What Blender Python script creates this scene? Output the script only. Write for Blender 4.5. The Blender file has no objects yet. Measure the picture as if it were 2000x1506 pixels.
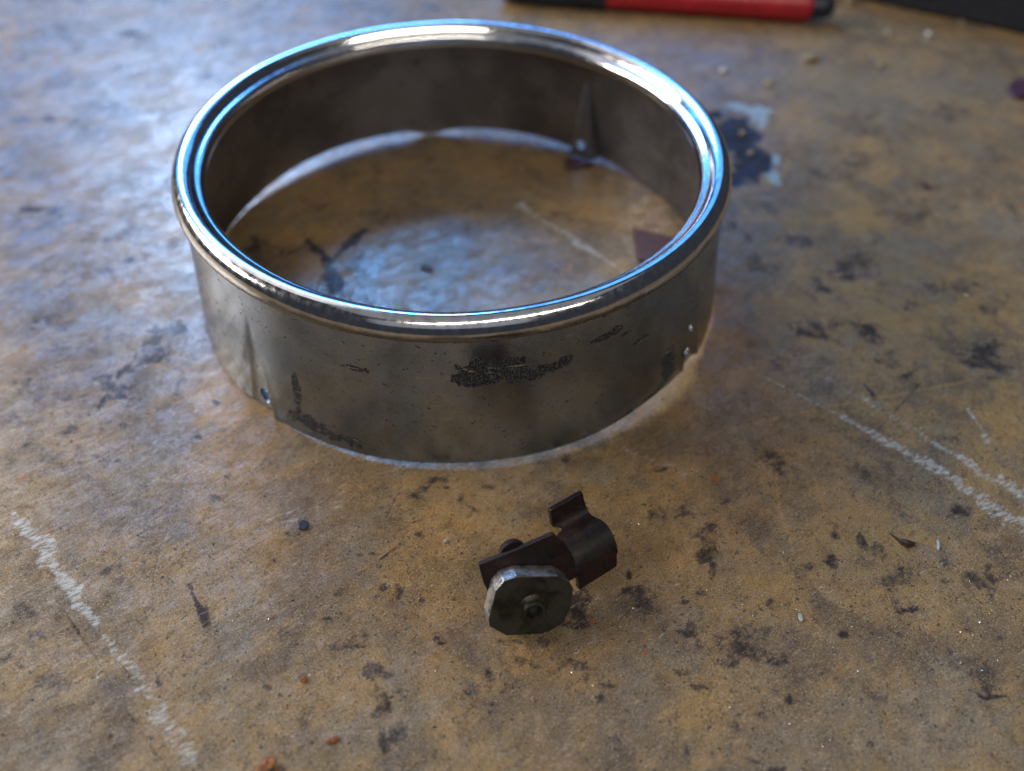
import bpy, bmesh, math, random
import numpy as np
from mathutils import Vector, Matrix
# ------------------------------------------------------------------ camera, world, lights, exposure
sc = bpy.context.scene
MM = 0.001
PIT, ROLL, FPX = 0.840, 0.019, 1500.0
CAM = np.array([21.05, -235.5, 191.8])                 # millimetres
c_, s_ = math.cos(PIT), math.sin(PIT)
FW = np.array([0, c_, -s_]); UP0 = np.array([0, s_, c_]); RT0 = np.array([1.0, 0, 0])
RT = math.cos(ROLL)*RT0 + math.sin(ROLL)*UP0
UP = -math.sin(ROLL)*RT0 + math.cos(ROLL)*UP0
cd = bpy.data.cameras.new('camera'); cam = bpy.data.objects.new('camera', cd); sc.collection.objects.link(cam)
cd.sensor_width = 36; cd.lens = 36*FPX/2000; cd.clip_start = .01; cd.clip_end = 50
M = Matrix(((RT[0], UP[0], -FW[0], CAM[0]*MM), (RT[1], UP[1], -FW[1], CAM[1]*MM), (RT[2], UP[2], -FW[2], CAM[2]*MM), (0, 0, 0, 1)))
cam.matrix_world = M
cd.dof.use_dof = True; cd.dof.focus_distance = .209; cd.dof.aperture_fstop = 5.6; cd.dof.aperture_blades = 0
sc.camera = cam
sc.view_settings.view_transform = 'Standard'; sc.view_settings.look = 'None'
sc.view_settings.exposure = 0; sc.view_settings.gamma = 1
w = bpy.data.worlds.new('World'); sc.world = w; w.use_nodes = True
bg = w.node_tree.nodes['Background']; bg.inputs[0].default_value = (.17, .19, .24, 1); bg.inputs[1].default_value = .20

def area(name, loc, target, sx, sy, power, col, spread=180):
    l = bpy.data.lights.new(name, 'AREA'); l.shape = 'RECTANGLE'; l.size = sx; l.size_y = sy
    l.energy = power; l.color = col; l.spread = math.radians(spread)
    o = bpy.data.objects.new(name, l); sc.collection.objects.link(o); o.location = loc
    o.rotation_euler = (Vector(target)-Vector(loc)).to_track_quat('-Z', 'Y').to_euler()
    return o
def azel(az, el, d):                                   # azimuth from +y towards +x
    a, e = math.radians(az), math.radians(el)
    return (d*math.sin(a)*math.cos(e), d*math.cos(a)*math.cos(e), d*math.sin(e))
# daylight window beyond the far left of the bench, a strip lamp over the bench, fill lamps in place of walls and ceiling
area('window_light', azel(-29, 33, 1.5), (0, 0, 0), 1.05, .98, 13, (.05, .33, 1.0))
area('window_bright_sky', azel(-27, 33, 1.49), (0, 0, 0), .30, .34, 9.0, (.56, .74, 1.0))
area('window_upper_pane', azel(-14, 41, 1.48), (0, 0, 0), .40, .20, 6, (.14, .46, 1.0))
area('window_right_pane', azel(9, 33, 1.5), (0, 0, 0), .62, .9, 4.0, (.07, .32, 1.0))
area('strip_lamp', (.30, -.80, 1.20), (0, -.05, 0), 1.3, .09, 8.5, (1.0, .90, .76))
area('side_window', azel(-80, 27, 1.4), (0, .05, 0), .90, .22, 23, (1.0, .93, .84))
area('front_wall_fill', (0, -2.2, 1.5), (0, 0, .2), 2.6, 1.3, 2.8, (.86, .92, 1.0))  # unseen fill lamp, added to lift the front of the bead to grey
area('pale_wall_fill', azel(-55, 50, 1.6), (0, 0, 0), .9, .9, 2.4, (1.0, .92, .95))  # unseen fill lamp, added for a pale sheen on the near left board
area('ceiling_fill', (.1, -.2, 2.2), (.1, -.2, 0), 2.6, 2.2, 3.6, (.92, .95, 1.0))  # broad unseen fill lamp overhead, added to silver the bead

# ------------------------------------------------------------------ helpers
rng = np.random.default_rng(7); random.seed(7)
def ray(u, v):
    d = (u-1000)*RT + FPX*FW - (v-753)*UP
    return d/np.linalg.norm(d)
def G(u, v, z=0.0):                                    # point of the bench plane (mm) seen at photo pixel u, v
    d = ray(u, v); t = (z-CAM[2])/d[2]; return CAM + d*t
def link(o, parent=None):
    sc.collection.objects.link(o)
    if parent: o.parent = parent
    return o
def mesh(name, verts, faces, mat, parent=None, smooth=False, scale=MM):
    me = bpy.data.meshes.new(name); me.from_pydata([tuple(float(c)*scale for c in v) for v in verts], [], faces)
    if smooth: me.polygons.foreach_set('use_smooth', [True]*len(me.polygons))
    me.materials.append(mat); me.update()
    return link(bpy.data.objects.new(name, me), parent)
def thing(name, label, cat, loc=(0, 0, 0), group=None):
    o = bpy.data.objects.new(name, None); sc.collection.objects.link(o); o.location = [c*MM for c in loc]
    o.empty_display_size = .01; o['label'] = label; o['category'] = cat
    if group: o['group'] = group
    return o
def tag(o, label, cat, group=None):
    o['label'] = label; o['category'] = cat
    if group: o['group'] = group
    return o
def fixnormals(o):
    bm = bmesh.new(); bm.from_mesh(o.data); bmesh.ops.recalc_face_normals(bm, faces=bm.faces); bm.to_mesh(o.data); bm.free()
def bevel(o, w_, seg=2, ang=30):
    m = o.modifiers.new('bevel', 'BEVEL'); m.width = w_*MM; m.segments = seg; m.limit_method = 'ANGLE'; m.angle_limit = math.radians(ang)
    for p in o.data.polygons: p.use_smooth = True
    try: o.data.set_sharp_from_angle(angle=math.radians(40))
    except Exception: pass
def lattice(n, m, seed):
    return np.random.default_rng(seed).random((n, m))
def vnoise(x, y, sc_, seed):                            # smooth value noise, cell size sc_ (mm)
    L = lattice(256, 256, seed); fx = x/sc_ + 100; fy = y/sc_ + 100
    ix = np.floor(fx).astype(int); iy = np.floor(fy).astype(int); tx = fx-ix; ty = fy-iy
    tx = tx*tx*(3-2*tx); ty = ty*ty*(3-2*ty); ix %= 256; iy %= 256; jx = (ix+1) % 256; jy = (iy+1) % 256
    return (L[ix, iy]*(1-tx)+L[jx, iy]*tx)*(1-ty) + (L[ix, jy]*(1-tx)+L[jx, jy]*tx)*ty
def fbm(x, y, sc_, seed, o=4):
    r = 0; a = .5; t = 0
    for k in range(o):
        ca, sa = math.cos(k*1.1), math.sin(k*1.1)
        r = r + a*vnoise(ca*x-sa*y, sa*x+ca*y, sc_/2**k, seed+k); t += a; a *= .55
    return r/t
def sstep(a, b, x):
    t = np.clip((x-a)/(b-a), 0, 1); return t*t*(3-2*t)

# ------------------------------------------------------------------ node helpers
class NT:
    def __init__(s, name):
        s.m = bpy.data.materials.new(name); s.m.use_nodes = True; s.t = s.m.node_tree
        s.b = s.t.nodes['Principled BSDF']; s.co = s.n('ShaderNodeTexCoord').outputs['Object']
    def n(s, ty, **k):
        nd = s.t.nodes.new(ty)
        for a, b in k.items(): setattr(nd, a, b)
        return nd
    def l(s, a, b): s.t.links.new(a, b)
    def put(s, sock, v):
        if hasattr(v, 'is_output'): s.l(v, sock)
        else: sock.default_value = v
    def noise(s, scale, detail=5, rough=.55, dist=0, vec=None):
        nd = s.n('ShaderNodeTexNoise'); s.l(vec or s.co, nd.inputs['Vector'])
        nd.inputs['Scale'].default_value = scale; nd.inputs['Detail'].default_value = detail
        nd.inputs['Roughness'].default_value = rough; nd.inputs['Distortion'].default_value = dist
        return nd.outputs['Fac']
    def nz(s, scale, detail=8, rough=.7, dist=0, vec=None):     # noise brought to mean .5, deviation .1
        k = .1/np.interp(rough, [.5, .6, .7, .8, .85], [.07, .060, .047, .034, .029])
        return s.math('ADD', s.math('MULTIPLY', s.math('SUBTRACT', s.noise(scale, detail, rough, dist, vec), .5), float(k)), .5)
    def blend(s, a, wa, b, wb):
        q = math.hypot(wa, wb)
        return s.math('ADD', s.math('ADD', s.math('MULTIPLY', s.math('SUBTRACT', a, .5), wa/q), s.math('MULTIPLY', s.math('SUBTRACT', b, .5), wb/q)), .5)
    def ramp(s, v, a, b, lo=0., hi=1.):
        nd = s.n('ShaderNodeMapRange', interpolation_type='SMOOTHSTEP'); s.l(v, nd.inputs[0])
        for i, q in enumerate((a, b, lo, hi)): nd.inputs[i+1].default_value = q
        return nd.outputs[0]
    def math(s, op, a, b=0.):
        nd = s.n('ShaderNodeMath', operation=op); s.put(nd.inputs[0], a); s.put(nd.inputs[1], b); return nd.outputs[0]
    def mix(s, f, a, b, mode='MIX'):
        nd = s.n('ShaderNodeMix', data_type='RGBA', blend_type=mode); s.put(nd.inputs[0], f)
        for k, q in ((6, a), (7, b)):
            s.put(nd.inputs[k], q if hasattr(q, 'is_output') else (*q, 1))
        return nd.outputs[2]
    def mapped(s, rot=0, scale=(1, 1, 1), loc=(0, 0, 0)):
        nd = s.n('ShaderNodeMapping', vector_type='TEXTURE'); scale = [1/q for q in scale]; s.l(s.co, nd.inputs[0]); nd.inputs['Rotation'].default_value = (0, 0, rot)
        nd.inputs['Scale'].default_value = scale; nd.inputs['Location'].default_value = loc; return nd.outputs[0]
    def attr(s, name):
        nd = s.n('ShaderNodeAttribute', attribute_name=name)
        sp = s.n('ShaderNodeSeparateColor'); s.l(nd.outputs['Color'], sp.inputs[0]); return sp.outputs
    def bump(s, h, strength=.3, dist=.001, normal=None):
        nd = s.n('ShaderNodeBump'); s.l(h, nd.inputs['Height']); nd.inputs['Strength'].default_value = strength
        nd.inputs['Distance'].default_value = dist
        if normal: s.l(normal, nd.inputs['Normal'])
        return nd.outputs[0]
    def out(s, **k):
        for a, b in k.items(): s.put(s.b.inputs[a.replace('_', ' ')], (*b, 1) if isinstance(b, tuple) else b)
        return s.m
def simple(name, col, rough=.5, metal=0., var=.35, scale=400, bump=.2):
    t = NT(name); n1 = t.noise(scale, 6, .6); n2 = t.noise(scale*6, 4)
    dark = tuple(c*(1-var) for c in col); lite = tuple(min(1, c*(1+var)) for c in col)
    c = t.mix(t.ramp(n1, .35, .65), dark, lite)
    return t.out(Base_Color=c, Roughness=t.ramp(n2, .3, .7, rough*.8, min(1, rough*1.2)), Metallic=metal, Normal=t.bump(n2, bump, .0002))

# ------------------------------------------------------------------ bench top
def axis(lo, hi, segs):                                 # segs: (start, end, step), the rest coarse
    a = []
    for s0, s1, st in segs: a += list(np.arange(s0, s1, st))
    return np.array(a + [hi])
xs = axis(-700, 800, [(-700, -330, 12), (-330, -150, .95), (-150, 175, .5), (175, 345, .95), (345, 800, 12)])
ys = axis(-262, 620, [(-262, -195, 6), (-195, -20, .5), (-20, 120, .65), (120, 280, .95), (280, 620, 12)])
X, Y = np.meshgrid(xs, ys, indexing='xy'); ny, nx = X.shape
wx = (fbm(X, Y, 9, 11, 3)-.5); wy = (fbm(X, Y, 9, 31, 3)-.5)
fine = fbm(X, Y, 2.2, 51, 3); mid = fbm(X, Y, 6, 71, 4)
CH = {k: np.zeros_like(X) for k in ('dark', 'pale', 'ochre', 'grey', 'navy', 'paleblue', 'rust', 'dent')}
def window_(x0, x1, y0, y1):
    i0, i1 = np.searchsorted(xs, [x0, x1]); j0, j1 = np.searchsorted(ys, [y0, y1]); return slice(j0, j1), slice(i0, i1)
def blob(ch, u, v, ru, rv, s=1., ang=0., rag=.9, warp=1.):
    # stain round pixel (u, v), half axes ru, rv in photo pixels, measured on the bench
    p = G(u, v)[:2]; a = math.radians(ang)
    e1 = G(u+ru*math.cos(a), v-ru*math.sin(a))[:2]-p; e2 = G(u+rv*math.sin(a), v+rv*math.cos(a))[:2]-p
    R = abs(e1)+abs(e2); R = R*2+3
    w_ = window_(p[0]-R[0], p[0]+R[0], p[1]-R[1], p[1]+R[1])
    sz = (np.linalg.norm(e1)+np.linalg.norm(e2))*.5
    k = min(sz*1.1, 10)*warp
    x = X[w_]+wx[w_]*k*2-p[0]; y = Y[w_]+wy[w_]*k*2-p[1]
    A = np.linalg.inv(np.array([e1, e2]).T)
    d = np.hypot(A[0, 0]*x+A[0, 1]*y, A[1, 0]*x+A[1, 1]*y)
    m = sstep(1.35, .45, d + (fine[w_]-.5)*rag*1.3 + (mid[w_]-.5)*rag)*s
    CH[ch][w_] = np.maximum(CH[ch][w_], m)
def stroke(ch, pts, wd, s=1., rag=.8, warp=.35):
    # brush stroke through photo pixels, width(s) in mm
    P = [G(*p)[:2] for p in pts]; W = wd if isinstance(wd, (list, tuple)) else [wd]*len(P)
    if ch == 'pale': W = [q*1.25 for q in W]
    for (a, b, w0, w1) in zip(P[:-1], P[1:], W[:-1], W[1:]):
        r = max(w0, w1)*1.6+2
        w_ = window_(min(a[0], b[0])-r, max(a[0], b[0])+r, min(a[1], b[1])-r, max(a[1], b[1])+r)
        x = X[w_]+wx[w_]*max(w0, w1)*warp*2; y = Y[w_]+wy[w_]*max(w0, w1)*warp*2
        ab = b-a; t = np.clip(((x-a[0])*ab[0]+(y-a[1])*ab[1])/(ab@ab), 0, 1)
        d = np.hypot(x-a[0]-t*ab[0], y-a[1]-t*ab[1])/(w0+(w1-w0)*t)*2
        m = sstep(1.25, .35, d+(fine[w_]-.5)*rag*1.6+(mid[w_]-.5)*rag)*s
        CH[ch][w_] = np.maximum(CH[ch][w_], m)
# pale scrapes and scratches
stroke('pale', [(28, 1000), (60, 1045), (95, 1090), (140, 1150), (185, 1215)], [3.2, 4.6, 3.6, 3.4, 2.2], .95, .9)
stroke('pale', [(205, 1245), (250, 1305), (310, 1380), (365, 1465)], [1.6, 2.6, 3.0, 5], .75, 1.1)
stroke('pale', [(222, 1240), (218, 1290)], .9, .6); stroke('pale', [(192, 1290), (188, 1325)], .8, .8, .4)
stroke('dark', [(75, 1120), (130, 1200), (190, 1290), (250, 1390), (300, 1465), (330, 1506)], .55, .95, .25, .2)
stroke('pale', [(1385, 650), (1500, 725), (1600, 765)], 1.2, .45, 1.)
stroke('pale', [(1600, 730), (1680, 775), (1760, 820), (1830, 870)], [2.0, 3.2, 2.6, 2.4], .6, .9)
stroke('pale', [(1830, 870), (1900, 905), (2000, 960)], [2.4, 3.2, 5.0], .9, .85)
stroke('pale', [(1450, 712), (1540, 760), (1620, 800), (1700, 845)], [1.0, 1.0, 1.3, 3.0], .75, .8)
stroke('pale', [(1640, 810), (1700, 845), (1780, 890), (1870, 940), (2000, 1030)], [2.6, 3.4, 3.6, 5.0, 5.5], .85, .8)
stroke('pale', [(1890, 798), (1912, 830), (1925, 860)], [1.6, 1.6, 2.4], .8, .7)
stroke('ochre', [(1430, 838), (1520, 815), (1640, 790), (1760, 770), (1900, 742)], 1.1, 1., .4, .2)
stroke('pale', [(1430, 838), (1560, 805), (1660, 785)], .8, .35, .6, .2)
stroke('ochre', [(1940, 540), (1965, 590), (1990, 635)], 1.3, .9, .4, .2)
stroke('pale', [(840, 310), (900, 345), (1000, 405)], [1.2, 1.6, 2.0], .5, .9)
stroke('pale', [(1015, 405), (1080, 440), (1130, 475), (1190, 510), (1260, 560)], [3.2, 2.2, 3.6, 2.4, 1.6], .85, .8)
stroke('pale', [(1022, 398), (1035, 410)], 3.2, 1., .4); stroke('pale', [(740, 300), (860, 360), (965, 430), (1040, 480)], 1.2, .45, 1.)
stroke('pale', [(700, 395), (760, 440), (830, 490)], 1.5, .35, 1.2)
stroke('pale', [(40, 10), (110, 70), (190, 150)], [8, 6, 5], .5, .9); stroke('pale', [(200, 165), (262, 212), (330, 268)], [4, 4, 9], .9, .7)
stroke('pale', [(1500, 930), (1515, 990), (1545, 1060)], .9, .4, .5); stroke('ochre', [(1590, 930), (1612, 1010), (1635, 1075)], 1.2, .7, .5)
stroke('ochre', [(1510, 880), (1525, 1000), (1550, 1080)], 1.3, .8, .5)
stroke('pale', [(1735, 1140), (1750, 1290), (1775, 1440), (1790, 1506)], .9, .35, .9); stroke('pale', [(1240, 1280), (1300, 1235), (1362, 1190)], .55, .5, .5, .1)
stroke('pale', [(1700, 1040), (1715, 1060)], 1.2, .7); stroke('pale', [(220, 505), (350, 455)], .7, .45, .3, .1)
stroke('pale', [(1200, 870), (1290, 900), (1345, 935)], 1.8, .5, 1.1); stroke('pale', [(1180, 640), (1250, 600)], 3, .3)
for (u, v, a, b, s) in [(560, 1015, 60, 14, .55), (640, 990, 50, 12, .55), (570, 1095, 40, 10, .4), (290, 575, 30, 8, .9), (258, 590, 26, 6, .7), (380, 620, 20, 10, .5),
                        (1520, 715, 70, 14, .4), (1600, 880, 14, 8, .5), (1420, 1390, 30, 8, .35), (1610, 1150, 26, 22, .4), (1870, 1175, 22, 6, .4), (1805, 1205, 26, 7, .5), (360, 1440, 30, 18, .5),
                        (1230, 930, 30, 10, .4), (500, 1130, 50, 10, .3), (1790, 1420, 60, 30, .3), (1900, 355, 60, 8, .3), (640, 120, 30, 10, .4), (600, 30, 60, 16, .5), (560, 90, 40, 12, .5), (420, 160, 50, 16, .35)]:
    blob('pale', u, v, a, b, s)
# fine straight scratches in many directions, mostly along the rubbing directions
rs = random.Random(3)
for k in range(95):
    p = (rs.uniform(-100, 2000), rs.uniform(-50, 1500)); a = math.radians(rs.choice([-35, -30, 28, 20, 75, -62])+rs.gauss(0, 12)); L = rs.uniform(40, 260)*(.4+p[1]/1506)
    q = (p[0]+L*math.cos(a), p[1]-L*math.sin(a)); m_ = ((p[0]+q[0])/2+rs.uniform(-6, 6), (p[1]+q[1])/2+rs.uniform(-6, 6))
    if max(q[1], p[1], m_[1]) > 1600 or min(q[1], p[1]) < -120: continue
    stroke(rs.choice(['pale', 'pale', 'dark']), [p, m_, q], rs.uniform(.35, .7), rs.uniform(.30, .62), .6, .12)
# dark grime; the blobs round the nut also paint its contact shadow
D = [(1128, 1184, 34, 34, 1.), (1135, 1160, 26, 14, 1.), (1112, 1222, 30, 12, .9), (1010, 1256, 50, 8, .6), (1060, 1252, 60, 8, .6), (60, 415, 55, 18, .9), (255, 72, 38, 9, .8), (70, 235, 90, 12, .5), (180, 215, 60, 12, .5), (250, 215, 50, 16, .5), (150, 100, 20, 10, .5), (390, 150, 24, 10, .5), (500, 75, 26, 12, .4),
     (215, 100, 24, 8, .5), (50, 120, 20, 10, .4), (220, 520, 40, 20, .5), (180, 470, 70, 14, .45), (285, 500, 22, 10, .4), (110, 630, 36, 20, .5), (107, 668, 12, 7, .8), (182, 690, 16, 6, .8),
     (300, 690, 42, 34, .7), (240, 760, 50, 18, .7), (330, 640, 40, 12, .8), (280, 790, 28, 12, .6), (130, 775, 20, 10, .7), (60, 760, 70, 20, .3), (240, 830, 12, 8, .7), (135, 835, 16, 9, .8), (230, 900, 9, 6, .8),
     (60, 880, 60, 18, .45), (190, 900, 26, 14, .5), (385, 855, 10, 6, .9), (400, 900, 18, 8, .5), (420, 785, 10, 6, .7), (345, 770, 7, 4, .6), (155, 905, 10, 6, .6), (40, 1190, 26, 22, .6), (60, 1280, 60, 20, .6),
     (110, 1330, 40, 22, .6), (45, 1300, 16, 8, .7), (100, 1450, 40, 26, .35), (420, 975, 14, 12, .5), (445, 930, 8, 6, .4), (220, 1110, 60, 12, .4), (240, 1150, 30, 50, .35), (310, 1040, 10, 16, .5), (190, 975, 10, 5, .5),
     (850, 937, 34, 8, .85), (812, 948, 30, 14, .45), (870, 952, 9, 4, .8), (745, 1210, 8, 5, .3), (815, 1045, 9, 6, .8), (748, 1142, 12, 9, .8), (640, 1208, 16, 6, .9), (663, 1198, 7, 5, .9), (735, 1210, 8, 7, .7),
     (690, 1255, 36, 20, .75), (725, 1305, 30, 16, .75), (700, 1262, 20, 8, .8), (745, 1380, 18, 30, .8), (760, 1430, 40, 40, .5), (760, 1345, 50, 40, .45), (860, 1258, 16, 5, .9), (850, 1246, 8, 9, .9), (945, 1320, 12, 26, .6),
     (930, 1350, 30, 14, .45), (962, 1375, 6, 5, .8), (790, 1500, 30, 10, .5), (755, 1465, 10, 8, .8), (560, 1045, 9, 5, .4), (523, 1346, 12, 7, .8), (550, 1360, 8, 5, .8), (650, 1320, 24, 12, .4), (530, 1500, 30, 16, .7),
     (805, 1110, 16, 10, .5), (780, 1150, 10, 12, .4), (660, 1160, 10, 5, .5), (725, 1085, 8, 4, .6), (888, 1168, 7, 6, .7), (820, 1170, 8, 8, .5), (780, 1165, 6, 5, .6), (700, 1085, 7, 4, .5), (905, 980, 8, 14, .6), (925, 995, 24, 12, .55),
     (1110, 905, 8, 16, .9), (960, 950, 14, 8, .5), (1000, 960, 24, 10, .4), (1060, 905, 9, 5, .5), (1290, 915, 18, 8, .6), (1340, 985, 26, 14, .7), (1375, 985, 40, 10, .5), (1410, 980, 12, 6, .8), (1315, 1005, 40, 18, .4),
     (1385, 1050, 45, 60, .45), (1378, 1085, 26, 20, .8), (1395, 1110, 9, 20, .8), (1283, 1097, 18, 8, .6), (1225, 1122, 9, 7, .8), (1225, 1155, 12, 9, .5), (1340, 1175, 10, 6, .7), (1370, 1160, 14, 8, .6), (1368, 1200, 9, 8, .5),
     (1250, 1160, 40, 30, .35), (1360, 1235, 26, 16, .6), (1410, 1300, 34, 14, .85), (1440, 1270, 70, 34, .55), (1490, 1240, 40, 16, .6), (1520, 1290, 30, 14, .8), (1440, 1225, 50, 22, .4), (1332, 1316, 18, 12, .8), (1190, 1330, 30, 14, .6),
     (1140, 1330, 10, 6, .7), (1220, 1412, 9, 6, .9), (1200, 1443, 10, 6, .8), (1175, 1370, 9, 12, .6), (1110, 1300, 40, 14, .5), (1040, 1300, 40, 12, .7), (1075, 1290, 20, 8, .7), (1260, 1420, 12, 8, .5), (1480, 1345, 10, 8, .6),
     (1370, 1350, 26, 8, .6), (1330, 1420, 8, 40, .5), (1440, 1430, 16, 12, .6), (1465, 1480, 24, 10, .7), (1500, 1500, 30, 8, .9), (1540, 1360, 14, 12, .55), (1560, 1330, 10, 8, .6), (1350, 1480, 8, 26, .4), (1510, 1180, 13, 11, .75),
     (1470, 1200, 16, 10, .5), (1540, 1265, 60, 12, .5), (1648, 1243, 11, 8, .95), (1590, 1300, 10, 8, .5), (1640, 1045, 12, 26, .75), (1630, 1100, 18, 12, .6), (1683, 1065, 12, 22, .7), (1715, 1075, 20, 14, .6), (1850, 1090, 18, 12, .7),
     (1900, 1120, 60, 18, .45), (1800, 1130, 60, 30, .35), (1780, 1190, 18, 6, .7), (1600, 1160, 20, 12, .5), (1620, 1180, 24, 12, .5), (1570, 1110, 20, 10, .4), (1700, 950, 60, 40, .35), (1800, 1240, 12, 10, .5), (1900, 1310, 60, 26, .6),
     (1920, 1355, 50, 6, .8), (1860, 1280, 50, 30, .3), (1700, 1455, 12, 10, .8), (1570, 1470, 10, 14, .5), (1750, 1240, 30, 30, .3), (1880, 1230, 26, 8, .4), (1960, 1250, 26, 30, .3), (1510, 1500, 14, 8, .9), (1890, 1010, 26, 16, .4),
     (1650, 520, 60, 18, .5), (1560, 470, 40, 14, .4), (1680, 500, 40, 12, .5), (1850, 570, 50, 14, .6), (1600, 560, 26, 16, .5), (1680, 545, 40, 14, .6), (1920, 700, 60, 30, .75), (1890, 680, 40, 16, .6), (1640, 650, 60, 24, .55),
     (1570, 640, 40, 14, .5), (1710, 660, 26, 30, .4), (1790, 600, 30, 14, .4), (1720, 700, 40, 14, .4), (1950, 600, 30, 50, .35), (1850, 560, 30, 10, .5), (1660, 795, 12, 6, .5), (1480, 810, 16, 6, .5), (1650, 840, 14, 7, .5), (1850, 860, 20, 10, .5),
     (1935, 740, 10, 4, .95), (1800, 735, 60, 10, .4), (1470, 720, 60, 10, .3), (1540, 900, 40, 30, .4), (1500, 1000, 60, 20, .25), (1740, 230, 40, 10, .3), (1680, 250, 40, 14, .45), (1860, 220, 40, 16, .5), (1950, 300, 40, 14, .5),
     (1640, 330, 60, 18, .5), (1700, 300, 60, 20, .4), (1780, 410, 80, 30, .35), (1560, 330, 26, 14, .3), (1430, 440, 40, 16, .5), (1810, 360, 40, 10, .4), (1490, 510, 30, 16, .5), (1445, 590, 30, 20, .4), (1620, 240, 20, 10, .3), (1640, 316, 7, 4, .6),
     (1240, 20, 60, 14, .2), (1530, 100, 24, 8, .3), (1700, 130, 30, 12, .2), (860, 270, 60, 8, .2)]
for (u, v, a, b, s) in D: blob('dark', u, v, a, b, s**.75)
stroke('dark', [(368, 1145), (382, 1175), (395, 1198)], [2.2, 1.6, 1.6], 1., .7); stroke('dark', [(392, 1195), (402, 1215)], 3., 1., .9); stroke('dark', [(402, 1198), (412, 1150)], 1.4, .5, 1.)
stroke('dark', [(1680, 745), (1700, 765), (1712, 785)], [1.5, 2.0, 1.5], .9, .6)
stroke('dark', [(712, 448), (685, 470), (650, 502)], [3, 6, 3], 1., .6); stroke('dark', [(600, 470), (632, 505), (655, 560)], [4, 6, 8], 1., .6); stroke('dark', [(560, 500), (610, 470)], 4, .7); stroke('dark', [(560, 420), (640, 400)], 5, .5)
blob('dark', 500, 490, 50, 40, .55); blob('dark', 760, 420, 50, 16, .5); blob('ochre', 640, 530, 40, 24, .9); blob('dark', 680, 590, 40, 16, .6); blob('dark', 900, 400, 60, 14, .4); blob('dark', 1100, 420, 40, 12, .4); blob('dark', 700, 350, 60, 12, .4)
stroke('dark', [(310, 1050), (300, 1130), (298, 1240), (310, 1340)], 1.0, .5, .7, .2); stroke('dark', [(330, 645), (270, 690), (230, 740), (190, 800)], [5, 3, 3, 2], .7, 1.)
stroke('dark', [(740, 1095), (800, 1050)], 1.1, .7, .7); stroke('dark', [(760, 1040), (800, 1075), (850, 1090)], .9, .5, .9)
stroke('dark', [(755, 1010), (775, 965), (830, 950)], .7, .7, .7, .4); stroke('dark', [(755, 1010), (800, 1022), (845, 1010), (850, 985)], .7, .6, .7, .5)
stroke('dark', [(975, 1290), (1010, 1330), (960, 1370)], 1.3, .4, .9); stroke('dark', [(985, 935), (1010, 965)], 1.3, .8, .8)
stroke('dark', [(1960, 370), (1990, 440), (2000, 520)], 3, .4); stroke('dark', [(1930, 450), (1900, 560)], 3, .25)
stroke('dark', [(0, 1045), (90, 1010)], 1., .4); stroke('dark', [(170, 960), (240, 945)], .8, .4, .8)
for (u, v, a, b, s) in [(430, 770, 70, 80, .9), (470, 880, 50, 40, .5), (400, 1010, 20, 20, .5), (1960, 800, 60, 60, 1.), (1880, 780, 50, 20, .6), (1670, 430, 50, 26, .9), (1900, 620, 80, 26, .8), (1760, 620, 60, 16, .6), (1940, 900, 60, 40, .5),
                        (620, 455, 40, 22, .8), (1180, 330, 120, 40, .35), (1280, 400, 60, 30, .4), (1150, 880, 60, 16, .6), (870, 1010, 60, 26, .5), (1260, 960, 60, 40, .5), (1500, 1150, 60, 30, .5), (1400, 1400, 90, 50, .4), (1130, 1420, 60, 40, .5),
                        (1720, 1150, 16, 12, .7), (1760, 1060, 60, 30, .5), (240, 730, 10, 8, .6), (240, 590, 40, 20, .4), (185, 670, 14, 10, .5), (130, 880, 40, 14, .3), (10, 60, 16, 50, .9), (150, 300, 8, 34, .7), (570, 90, 20, 10, .3), (900, 1130, 100, 60, .35),
                        (1300, 700, 60, 20, .4), (1430, 650, 50, 26, .5), (1600, 890, 60, 30, .4), (1990, 640, 20, 40, .6), (730, 1340, 16, 8, .8), (1230, 1230, 90, 40, .35)]: blob('ochre', u, v, a, b, s)
for (u, v, a, b, s) in [(1560, 760, 90, 34, .7), (1620, 720, 60, 26, .5), (1500, 690, 60, 16, .4), (1120, 560, 90, 26, .6), (1180, 925, 70, 22, .5), (1800, 1380, 110, 60, .6), (1880, 1440, 120, 60, .6), (1960, 440, 80, 30, .6), (1780, 480, 120, 26, .55),
                        (1750, 180, 200, 60, .5), (1560, 140, 120, 40, .4), (1240, 940, 40, 16, .4), (560, 1000, 100, 30, .3), (480, 1130, 60, 40, .3), (250, 1280, 30, 12, .3), (1120, 1400, 60, 30, .3), (200, 640, 100, 40, .4), (60, 560, 80, 60, .5),
                        (380, 1480, 60, 30, .4), (1990, 500, 30, 20, .5), (1200, 470, 60, 14, .3), (1000, 380, 100, 20, .3), (150, 1480, 160, 30, .3), (70, 880, 60, 40, .3), (1480, 860, 50, 30, .45), (1340, 860, 60, 16, .35)]: blob('grey', u, v, a, b, s)
for (u, v, a, b, s, an) in [(1440, 265, 60, 46, 1, 0), (1465, 320, 44, 46, 1, 0), (1420, 350, 40, 20, 1, 0), (1400, 225, 20, 10, 1, 0)]: blob('navy', u, v, a, b, s, an, .25, .5)
for (u, v, a, b, s, an) in [(1470, 212, 46, 9, 1, -6), (1480, 238, 26, 20, 1, 0), (1440, 205, 20, 6, .8, 0), (1512, 312, 12, 14, 1, 0), (1510, 345, 14, 22, .95, 30)]: blob('paleblue', u, v, a, b, s, an, .4, .6)
CH['paleblue'] *= 1-CH['navy']*.9
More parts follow.
